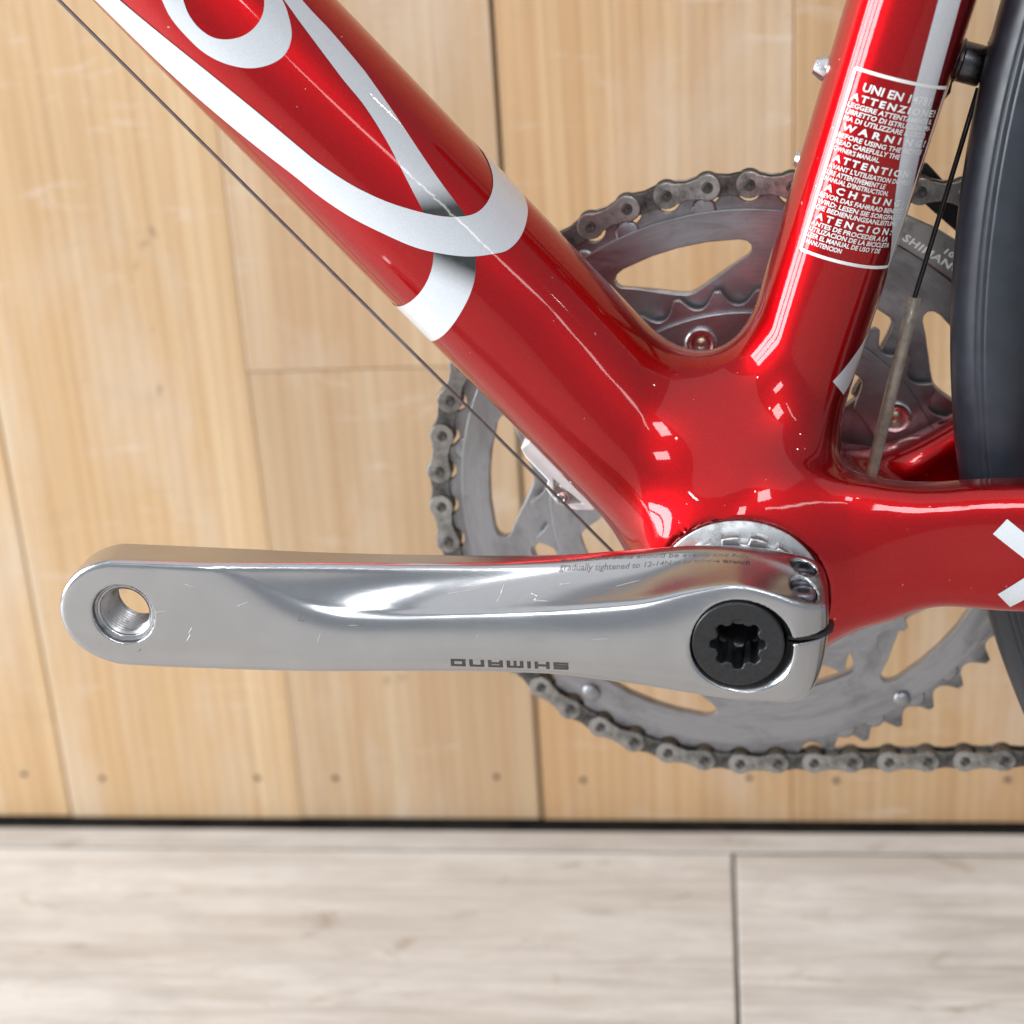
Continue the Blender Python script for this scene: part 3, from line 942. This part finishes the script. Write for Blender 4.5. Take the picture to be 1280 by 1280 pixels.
# slot stopper plate
st_ol = []
V, F = [], []
for uu0, uu1 in ((-27.3, -10.5),):
    a_ = [(-12.8, 52.0), (-12.8, 64.0), (-16, 64.6), (-20, 63.4), (-23.2, 61.6), (-25.0, 59.0), (-25.6, 56.0), (-25.2, 53.0), (-23, 52)]
    n_ = len(a_)
    for w_ in (1.0, 2.2):
        for (uu, vv) in a_:
            V.append(crank_xyz(np.array([[uu, w_ - 0.03 * uu - 0.3, vv]]))[0])
    F = [tuple(range(n_)), tuple(range(n_, 2 * n_))[::-1]] + [(i, (i + 1) % n_, n_ + (i + 1) % n_, n_ + i) for i in range(n_)]
me = py_mesh('slot_stopper', V, F)
bevel_mesh(me, 0.0003, 2)
part('slot_stopper', me, M['black'], crank, smooth=True, label='black plastic plate in the clamp slot')
for vv in (50.2, 58.6):
    c0 = crank_xyz(np.array([[-16.6, 0, vv]]))[0]
    wd = Vector((sa, 0, ca))
    V, F = lathe([(3.3, 9.0), (3.3, 12.9), (3.0, 13.3), (1.75, 13.3), (1.6, 11.0), (0.05, 10.8)], 24, c0[0], c0[2], c0[1], axis=wd)
    me = py_mesh('pinch_bolt', V, F)
    bm = bmesh.new(); bm.from_mesh(me); bmesh.ops.recalc_face_normals(bm, faces=bm.faces); bm.to_mesh(me); bm.free()
    smooth_by_angle(me, 35)
    part('pinch_bolt', me, M['ring_dark'], crank, smooth=None, label='dark socket head pinch bolt')
# maker's name, upside down on the lower face
def crank_front(U2, off=0.06):
    u, w = U2[:, 0], U2[:, 1]
    v_ = np.full(len(U2), 74.0)
    for _ in range(80):
        v_ = v_ - np.minimum((crank_F(u, w, v_) - off), 2.0) * 0.7
    return crank_xyz(np.stack([u, w, v_], 1))
def crank_top(U2, off=0.06):
    u, v_ = U2[:, 0], U2[:, 1]
    w = np.full(len(U2), 24.0)
    for _ in range(80):
        w = w - np.minimum((crank_F(u, w, v_) - off), 2.0) * 0.7
    return crank_xyz(np.stack([u, w, v_], 1))
def logo_letter(ch):
    """wide square letters drawn from strokes on a 1 x 1 cell"""
    t = 0.27
    H, Vv = lambda x0, x1, y: (x0, x1, y, y + t), lambda x, y0, y1: (x, x + 0.24, y0, y1)
    R = 1 - 0.24
    return {
        'S': [H(0, 1, 0), (R, 1, 0.05, 0.6), H(0, 1, 0.365), (0, 0.24, 0.4, 0.95), H(0, 1, 0.73)],
        'H': [Vv(0, 0, 1), Vv(R, 0, 1), H(0, 1, 0.37)],
        'I': [Vv(0, 0, 1)],
        'M': [Vv(0, 0, 1), (0.46, 0.66, 0, 1), Vv(0.88, 0, 1), H(0, 1.12, 0.73)],
        'A': [Vv(0, 0, 1), Vv(R, 0, 1), H(0, 1, 0.73), H(0, 1, 0.28)],
        'N': [Vv(0, 0, 1), Vv(R, 0, 1), H(0, 1, 0.73)],
        'O': [Vv(0, 0, 1), Vv(R, 0, 1), H(0, 1, 0.73), H(0, 1, 0)],
    }[ch]
V, F, x = [], [], 0.0
for ch in "SHIMANO":
    rects = logo_letter(ch)
    wd = max(r[1] for r in rects)
    for x0, x1, y0, y1 in rects:
        nx_, ny_ = 4, 6
        o = len(V)
        V += [(x + x0 + (x1 - x0) * i / nx_, y0 + (y1 - y0) * j / ny_) for i in range(nx_ + 1) for j in range(ny_ + 1)]
        F += [tuple(o + p * (ny_ + 1) + q for p, q in ((i, j), (i + 1, j), (i + 1, j + 1), (i, j + 1))) for i in range(nx_) for j in range(ny_)]
    x += wd + 0.25
V = np.array(V)
U2 = np.stack([45.3 + V[:, 0] * 32.4 / (x - 0.25), -8.0 - 2.4 * V[:, 1]], 1)
U2[:, 1] -= (U2[:, 0] - 45.3) * 0.018
part('brand_print', py_mesh('brand_print', crank_front(U2), F), M['ink'], crank, label='dark maker name printed upside down on the crank')
# scratches and grease marks on the outer face of the crank arm
def crank_mark(pts, r, mat):
    pts = [np.array(p, float) for p in pts]
    dense = [pts[0]]
    for p, q in zip(pts[:-1], pts[1:]):
        nseg = max(2, int(np.linalg.norm(q - p) / 0.6))
        dense += [p + (q - p) * (i + 1) / nseg for i in range(nseg)]
    P = crank_front(np.array(dense), 0.0)
    n_ = len(P)
    rs = [r * (0.35 + 0.65 * math.sin(math.pi * (i + 0.5) / n_)) for i in range(n_)]
    part('scratch', py_mesh('scratch', *tube(P, rs, 6)), mat, crank)
for pts, r, mt_ in (([(63.7, 11.5), (64.6, 8.9), (64.1, 9.4), (65.4, 7.2)], 0.09, 'scratch'), ([(56.3, 9.1), (54.5, 8.7), (55.2, 8.0), (51.2, 8.0)], 0.11, 'scratch'),
                    ([(48.8, 11.0), (45.5, 11.4)], 0.09, 'scratch'), ([(150.3, -2.8), (151.4, -4.6), (151.0, -5.2), (152.4, -7.4)], 0.09, 'scratch'),
                    ([(119.7, 2.8), (120.0, 0.5), (118.4, 0.4)], 0.16, 'ink_faint'), ([(79.1, 8.4), (70.5, 9.8)], 0.06, 'scratch'), ([(33.4, 11.5), (27.1, 12.9)], 0.07, 'scratch'),
                    ([(167.1, -11.7), (166.0, -10.8)], 0.2, 'ink_faint')):
    crank_mark(pts, r, M[mt_])
for _ in range(7):
    u0, w0_ = rng.uniform(25, 160), rng.uniform(-10, 13)
    an, ln = rng.normal(0.0, 0.7), rng.uniform(1.0, 5.0)
    crank_mark([(u0, w0_), (u0 + ln * math.cos(an), min(13.5, max(-12, w0_ + ln * math.sin(an))))], rng.uniform(0.02, 0.038), M['scratch'])
TU = [-4, -2.5, 10, 23, 36, 50]
TT, TB = [49.6, 49.6, 49.2, 49.3, 50.2, 51.8], [54.6, 54.4, 53.3, 53.3, 54.4, 55.8]
for body, f0, f1 in (("Each of the bolts should be evenly and fully", 0.04, 0.44), ("gradually tightened to 12-14N.m by torque wrench", 0.54, 0.94)):
    V, F = text_data(body, 2.0, 0.02, 0.15, 1.0, 2, fit_w=51.5, fit_h=1.0)
    u_ = 49.3 - V[:, 0]
    fr = f1 + (f0 - f1) * V[:, 1]
    top_, bot_ = np.interp(u_, TU, TT), np.interp(u_, TU, TB)
    U2 = np.stack([u_, top_ + (bot_ - top_) * fr], 1)
    part('torque_print', py_mesh('torque_print', crank_top(U2), F), M['ink_faint'], crank, label='small dark torque note printed on top of the crank')

# ---- chainrings ---------------------------------------------------------
PH = 88.663
def toothed(n, phase, r_tip, r_root, pitch_r, per=14):
    out = []
    for k in range(n):
        for j in range(per):
            f_ = j / per
            x = (f_ if f_ < 0.5 else 1 - f_) * 12.7
            r = min(r_tip, r_root + (r_tip - r_root) * (min(1.0, x / 5.3) ** 2.3) * 1.04)
            a = math.radians(phase) + 2 * math.pi * (k + f_) / n
            out.append((r * math.cos(a), r * math.sin(a)))
    return out
def polar(r, a):
    return (r * math.cos(math.radians(a)), r * math.sin(math.radians(a)))
BA = 103.4                                  # angle of the first chainring bolt
win = [(82.2, -15.35), (83.5, -14.4), (84.0, -12.8), (84.1, -6), (84.1, 0), (84.1, 6), (84.0, 12.8), (83.5, 14.4), (82.2, 15.35), (80.6, 15.4), (79.2, 14.8), (76.5, 11.6), (73.2, 7.2), (70.6, 3.2), (69.7, 1.2), (69.5, 0), (69.7, -1.2), (70.6, -3.2), (73.2, -7.2), (76.5, -11.6), (79.2, -14.8), (80.6, -15.4)]
windows = []
for k in range(5):
    windows.append([polar(r, BA + 72 * k + a) for r, a in win])
def inner_edge(r_out, r_tab, half, soft):
    o = []
    for k in range(360):
        a = k * 1.0
        d = abs((a - BA + 36) % 72 - 36)
        t = min(1, max(0, (d - half) / soft))
        t = t * t * (3 - 2 * t)
        o.append(polar(r_tab + (r_out - r_tab) * t, a))
    return o
def circ(r, n=180):
    return [polar(r, 360 * k / n) for k in range(n)]
data = join_data([plate_data([toothed(50, PH, 100.6, 95.5, 101.1), inner_edge(73.5, 47.5, 13.5, 7)] + windows, 43.2, 45.4, 0.25),
                  plate_data([circ(93.7), inner_edge(74.2, 48.2, 13.2, 7)] + [[polar(r + (0.25 if r > 76 else -0.25), BA + 72 * k + a * 1.004) for r, a in win] for k in range(5)], 41.9, 43.4, 0.3)])
me = py_mesh('large_chainring', *data)
smooth_by_angle(me, 35)
big = part('large_chainring', me, M['ring'], smooth=None, label='large grey chainring with five windows under the chain')
data = join_data([plate_data([toothed(34, 96.3 + 360 / 68, 69.7, 65.0, 68.8), inner_edge(57.5, 47, 10.5, 7)], 36.6, 38.6, 0.25),
                  plate_data([circ(63.2), inner_edge(54.7, 46.2, 10.2, 7)], 35.0, 36.8, 0.35)])
me = py_mesh('small_chainring', *data)
smooth_by_angle(me, 35)
small = part('small_chainring', me, M['ring'], smooth=None, label='small grey toothed chainring in front of the large one')
# spider
ol = []
for k in range(360):
    d = abs((k - BA + 36) % 72 - 36)
    half = math.degrees(math.atan2(9.0, 50))
    r = 25 + (63 - 25) * (1 - min(1, max(0, (d - half) / 9))) ** 2 * 1.0
    if d < half:
        r = 62.5 - 2.5 * (d / half) ** 2
    ol.append(polar(r, k))
me = py_mesh('spider', *join_data([plate_data([ol], 38.8, 43.0, 0.6), lathe([(8, 30), (22, 30), (24, 33), (24, 48), (8, 48)], 60)]))
smooth_by_angle(me, 35)
part('spider', me, M['ring_dark'], smooth=None, label='dark five arm spider carrying the chainrings')
bv = lathe([(5.0, 35.4), (5.0, 34.0), (4.6, 33.5), (3.6, 33.5), (3.3, 34.1), (2.2, 34.3), (1.9, 35.2), (1.6, 35.3)], 32)
bolt_me = py_mesh('chainring_bolt', *bv)
smooth_by_angle(bolt_me, 30)
ins_me = py_mesh('bolt_core', *lathe([(1.9, 35.0), (1.5, 34.6), (0.02, 34.5)], 20))
for k in range(5):
    x, z = polar(55.0, BA + 72 * k)
    o = part('chainring_bolt', bolt_me, M['bolt'], small, smooth=None)
    o.location = (x * MM, 0, z * MM)
    o2 = part('bolt_core', ins_me, M['brass'], small)
    o2.location = (x * MM, 0, z * MM)
# lift pins and shift ramps on the large ring
pin_me = py_mesh('lift_pin', *lathe([(2.9, 43.3), (2.9, 40.9), (2.5, 40.4), (0.02, 40.2)], 24))
ramp_me = py_mesh('shift_ramp', *lathe([(3.9, 43.4), (3.7, 42.7), (3.0, 42.45), (0.02, 42.6)], 28))
for r, a in ((91.2, 131.0), (91.2, 126.5 + 72 + 36), (91.0, -126.0), (91.0, -55.0), (91, 20.0)):
    x, z = polar(r, a)
    o = part('lift_pin', pin_me, M['ring'], big); o.location = (x * MM, 0, z * MM)
for r, a in ((93.0, -62.5), (93.2, -53.0), (92.6, -44.0), (93.0, -69.0), (94, 112), (94.3, 97), (92.5, 122), (93, 80), (88.6, -122.5), (92, 40), (93, 170)):
    x, z = polar(r, a)
    o = part('shift_ramp', ramp_me, M['ring'], big); o.location = (x * MM, 0, z * MM)

# ---- chain --------------------------------------------------------------
YC = 44.3
pins = []
for k in range(26):
    pins.append(polar(101.1, PH + 7.2 * k))
dr = math.radians(2.2)
for k in range(1, 13):
    pins.append((pins[25][0] + 12.7 * k * math.cos(dr), pins[25][1] + 12.7 * k * math.sin(dr)))
dr = math.radians(-4.2)
head = [(pins[0][0] + 12.7 * k * math.cos(dr), pins[0][1] + 12.7 * k * math.sin(dr)) for k in range(12, 0, -1)]
pins = head + pins
base_idx = -len(head)
chain = bpy.data.objects.new('chain', None)
COL.objects.link(chain)
chain.parent = bicycle
chain.location = OFF
chain['label'] = 'oily grey roller chain wrapped round the large chainring'
def fig8(r, waist, n=14):
    o = []
    L = 6.35
    for k in range(n + 1):
        a = math.radians(-128 + 256 * k / n)
        o.append((L + r * math.cos(a), r * math.sin(a)))
    o.append((0, waist))
    for k in range(n + 1):
        a = math.radians(180 - 128 + 256 * k / n)
        o.append((-L + r * math.cos(a), r * math.sin(a)))
    o.append((0, -waist))
    return o
outer_me = py_mesh('outer_link', *join_data([plate_data([fig8(4.05, 2.6)], -3.25, -2.3, 0.22, 1), plate_data([fig8(4.05, 2.6)], 2.3, 3.25, 0.22, 1)]))
inner_me = py_mesh('inner_link', *join_data([plate_data([fig8(4.3, 2.9)], -2.15, -1.25, 0.18, 1), plate_data([fig8(4.3, 2.9)], 1.25, 2.15, 0.18, 1),
                                             lathe([(3.85, -1.2), (3.85, 1.2)], 18, 6.35), lathe([(3.85, -1.2), (3.85, 1.2)], 18, -6.35)]))
pinm = py_mesh('chain_pin', *lathe([(0.02, -3.35), (0.75, -3.4), (1.0, -3.75), (1.65, -3.7), (1.8, -3.4), (1.8, 3.5), (0.02, 3.6)], 18))
for me in (outer_me, inner_me, pinm):
    smooth_by_angle(me, 40)
for i, (x, z) in enumerate(pins):
    o = link('chain_pin', pinm, M['chain_in'], chain, None)
    o.location = (x * MM, YC * MM, z * MM)
    if i + 1 < len(pins):
        x2, z2 = pins[i + 1]
        outer = ((i + base_idx) % 2 == 1)
        o = link('outer_link' if outer else 'inner_link', outer_me if outer else inner_me, M['chain'] if outer else M['chain_in'], chain, None)
        o.location = ((x + x2) / 2 * MM, YC * MM, (z + z2) / 2 * MM)
        o.rotation_euler = (0, -math.atan2(z2 - z, x2 - x), 0)

# ---- rear wheel ---------------------------------------------------------
WC, WZ, WR, TR = 396.0, 75.0, 324.6, 12.2
V, F = [], []
ns, npr = 300, 40
prof = []
for k in range(npr):
    a = 2 * math.pi * k / npr
    r = TR
    dx_, dy_ = math.cos(a) * r, math.sin(a) * r
    if dx_ > 0:
        dx_ *= 1.04
    prof.append((dx_, dy_))
# seam grooves each side of the tread
pr2 = []
for k in range(npr):
    pr2.append(prof[k])
    a = 2 * math.pi * (k + 0.5) / npr
    if k in (6, 7, 32, 33):
        for e_, dd in ((-0.02, 0.0), (0, -0.28), (0.02, 0.0)):
            q = a + e_
            pr2.append(((TR + dd) * math.cos(q) * 1.04, (TR + dd) * math.sin(q)))
npr = len(pr2)
for i in range(ns):
    q = 2 * math.pi * i / ns
    for dx_, dy_ in pr2:
        r = WR + dx_
        V.append((WC + r * math.cos(q), dy_, WZ + r * math.sin(q)))
for i in range(ns):
    i2 = (i + 1) % ns
    for k in range(npr):
        k2 = (k + 1) % npr
        F.append((i * npr + k, i * npr + k2, i2 * npr + k2, i2 * npr + k))
me = py_mesh('tyre', V, F)
tyre = part('tyre', me, M['rubber'], label='smooth dark grey rear tyre')
prof = [(WR - 6, -9), (WR - 10, -10), (WR - 22, -10), (WR - 32, -3), (WR - 32, 3), (WR - 22, 10), (WR - 10, 10), (WR - 6, 9)]
part('rim', py_mesh('rim', *lathe(prof, 220, WC, WZ, closed=True)), M['rim'])
# moulding lines across the tyre side
for q0 in (183.2, 196.5):
    pts = []
    for k in range(8):
        a = math.radians(205 + 38 * k / 7)
        r = WR - (TR + 0.02) * math.cos(a) * -1.0
        q = math.radians(q0)
        rr = WR + (TR + 0.05) * math.cos(a + math.pi / 2 + 0.6)
        yy = (TR + 0.05) * math.sin(a + math.pi / 2 + 0.6)
        pts.append((WC + rr * math.cos(q), yy, WZ + rr * math.sin(q)))
    part('mould_line', py_mesh('mould_line', *tube(pts, 0.14, 6)), M['rubber'], tyre)

# ---- cables -------------------------------------------------------------
part('down_tube_cable', py_mesh('down_tube_cable', *tube([(-240, -4, 226.5), (-188.5, -4, 168.3), (-103.7, -4, 72.6), (-40.2, -4, 0.8), (-20, -4, -22), (0, -4, -31)], 0.52, 10)), M['cable'], label='thin dark cable running below the down tube')
# cable guide under the down tube
gd = [(-63.6, 34.0), (-47.0, 15.0), (-44.9, 12.4), (-46.2, 10.8), (-51.5, 11.0), (-57.2, 13.0), (-60.4, 18.0), (-59.6, 20.6), (-66.0, 28.2), (-67.3, 31.2)]
gd = [(a + 1.6, b_ + 1.4) for a, b_ in gd]
gh = [(-57.4, 21.5), (-49.0, 13.6), (-53.5, 13.6), (-57.6, 16.2)]
gh = [(a + 1.2, b_ + 1.0) for a, b_ in gh]
me = py_mesh('cable_guide', *plate_data([gd, gh], -2.0, 7.0, 0.5, 2))
smooth_by_angle(me, 40)
guide = part('cable_guide', me, M['guide'], smooth=None, label='small white cable guide under the down tube')
part('guide_screw', py_mesh('guide_screw', *lathe([(2.2, -1.0), (2.0, -2.4), (0.9, -2.8), (0.6, -2.0), (0.02, -1.9)], 20, -54.0, 16.2)), M['bolt'], guide)
part('derailleur_cable', py_mesh('derailleur_cable', *tube([(64.6, 8, 132.0), (60.6, 8, 116.5), (49.2, 8, 73.2), (47, 8, 62)], 0.75, 10)), M['dark'], label='black cable rising behind the seat tube')
part('cable_liner', py_mesh('cable_liner', *tube([(49.4, 8, 74.0), (47.2, 8, 63.2), (43.0, 8, 42.5), (39.0, 8, 23.0), (37.0, 8, 12)], 1.85, 16)), M['sleeve'], label='beige plastic liner round the cable')
V, F = [], []
strands = []
for k in range(3):
    pts = []
    for j in range(80):
        t = j / 79
        p = np.array([66.8, 8, 142.0]) * (1 - t) + np.array([84.0, 8, 196.0]) * t
        q = 2 * math.pi * (k / 3 + t * 14)
        pts.append((p[0] + 0.5 * math.cos(q), p[1] + 0.5 * math.sin(q), p[2]))
    strands.append(tube(pts, 0.45, 6))
part('bare_cable', py_mesh('bare_cable', *join_data(strands)), M['strand'], label='twisted steel cable end above the derailleur arm')

# ---- front derailleur ---------------------------------------------------
fdo = bpy.data.objects.new('front_derailleur', None)
COL.objects.link(fdo)
fdo.parent = bicycle
fdo.location = OFF
fdo['label'] = 'front derailleur with grey inner and black outer cage plates behind the seat tube'
def fdpart(name, me, mat, smooth=None, label=None):
    o = link(name, me, mat, fdo, smooth)
    if label:
        o['label'] = label
    return o
ip = [(30, 99), (40, 95.8), (49.9, 90.6), (57, 87.2), (64.8, 82.2), (80, 72), (94, 60), (97, 52), (92, 50), (78, 60), (63.6, 70.2), (55, 76.4), (47.3, 81.5), (38, 86), (28, 89)]
me = py_mesh('cage_plate', *plate_data([ip], 38.6, 40.2, 0.4, 2)); smooth_by_angle(me, 40)
fdpart('cage_plate', me, M['fd'], label='grey inner cage plate with white print')
op = [(20, 116), (40, 111), (55.7, 103.9), (68.5, 89.6), (84, 74), (92, 64), (88, 58), (76, 68), (67.1, 80.8), (53.7, 93.0), (40, 99), (20, 103)]
me = py_mesh('cage_plate', *plate_data([op], 50.0, 51.6, 0.4, 2)); smooth_by_angle(me, 40)
fdpart('cage_plate', me, M['fdblack'], label='black outer cage plate')
me = py_mesh('cage_bridge', *box(84, 91, 40, 50.2, 60, 65)); bevel_mesh(me, 0.001)
fdpart('cage_bridge', me, M['fd'], True)
bx_ = Vector((0.955, 0, -0.297))
me = py_mesh('link_arm', *lathe([(0.02, -4.6), (5.0, -4.6), (5.9, -4.2), (6.1, -3.4), (5.5, -2.9), (5.5, 2.6), (5.2, 3.2), (3.6, 3.4), (3.4, 4.6), (0.02, 4.8)], 40, 62.6, 138.4, 9.0, axis=bx_)); smooth_by_angle(me, 40)
fdpart('link_arm', me, M['fdgloss'], label='dark barrel of the cable anchor beside the tyre')
me = py_mesh('arm_strip', *plate_data([[(65.2, 131.0), (67.2, 142.4), (69.6, 141.4), (69.4, 134.6), (67.4, 130.4)]], 4.4, 6.2, 0.5, 2)); smooth_by_angle(me, 40)
fdpart('arm_strip', me, M['fd'])
me = py_mesh('anchor_bolt', *lathe([(2.6, 8), (2.6, 5), (2.2, 4.4), (0.02, 4.4)], 20, 66.3, 137.5)); smooth_by_angle(me, 40)
fdpart('anchor_bolt', me, M['fdblack'])
me = py_mesh('mount_bracket', *plate_data([[(36, 128), (42, 147), (60, 143), (58, 130), (48, 118)]], 14, 22, 1.0, 2)); smooth_by_angle(me, 40)
fdpart('mount_bracket', me, M['fdblack'])
me = py_mesh('cage_link', *tube([(42, 20, 128), (38, 40, 114), (34, 50, 106)], [3, 2.6, 2.4], 12)); 
fdpart('cage_link', me, M['fdblack'], True)
ang = math.radians(-34)
for body, x0, z0, sz, wd in (("SHIMANO", 47.6, 83.6, 2.4, 21.0), ("105", 60.0, 79.2, 1.9, 5.0)):
    V, F = text_data(body, sz * 1.4, 0.10, 0.1, 1.1, 2, fit_w=wd, fit_h=sz)
    P = [(x0 + a * math.cos(ang) - b_ * math.sin(ang), 38.5, z0 + a * math.sin(ang) + b_ * math.cos(ang)) for a, b_ in V]
    fdpart('cage_print', py_mesh('cage_print', P, F), M['label'], False)

# ---- bolts at the front of the seat tube --------------------------------
def st_front(s):
    a = math.radians(ST[2])
    return Vector((ST[0] + s * math.cos(a), 0, ST[1] + s * math.sin(a))), Vector((-math.sin(a), 0, math.cos(a)))
for s, r, h_, y in ((47.2, 3.6, 3.4, 2.0), (21.8, 3.2, 1.2, 4.0)):
    c, n_ = st_front(s)
    c = c + n_ * 15.2
    V, F = lathe([(r, -1), (r, h_ * 0.35), (r * 0.93, h_ * 0.62), (r * 0.62, h_ + 0.9), (r * 0.3, h_ + 1.0), (r * 0.26, h_ * 0.6), (0.02, h_ * 0.6)], 28, c.x, c.z, y, axis=n_)
    me = py_mesh('boss_bolt', V, F); smooth_by_angle(me, 32)
    part('boss_bolt', me, M['bolt'], smooth=None, label='silver bolt on the front of the seat tube')
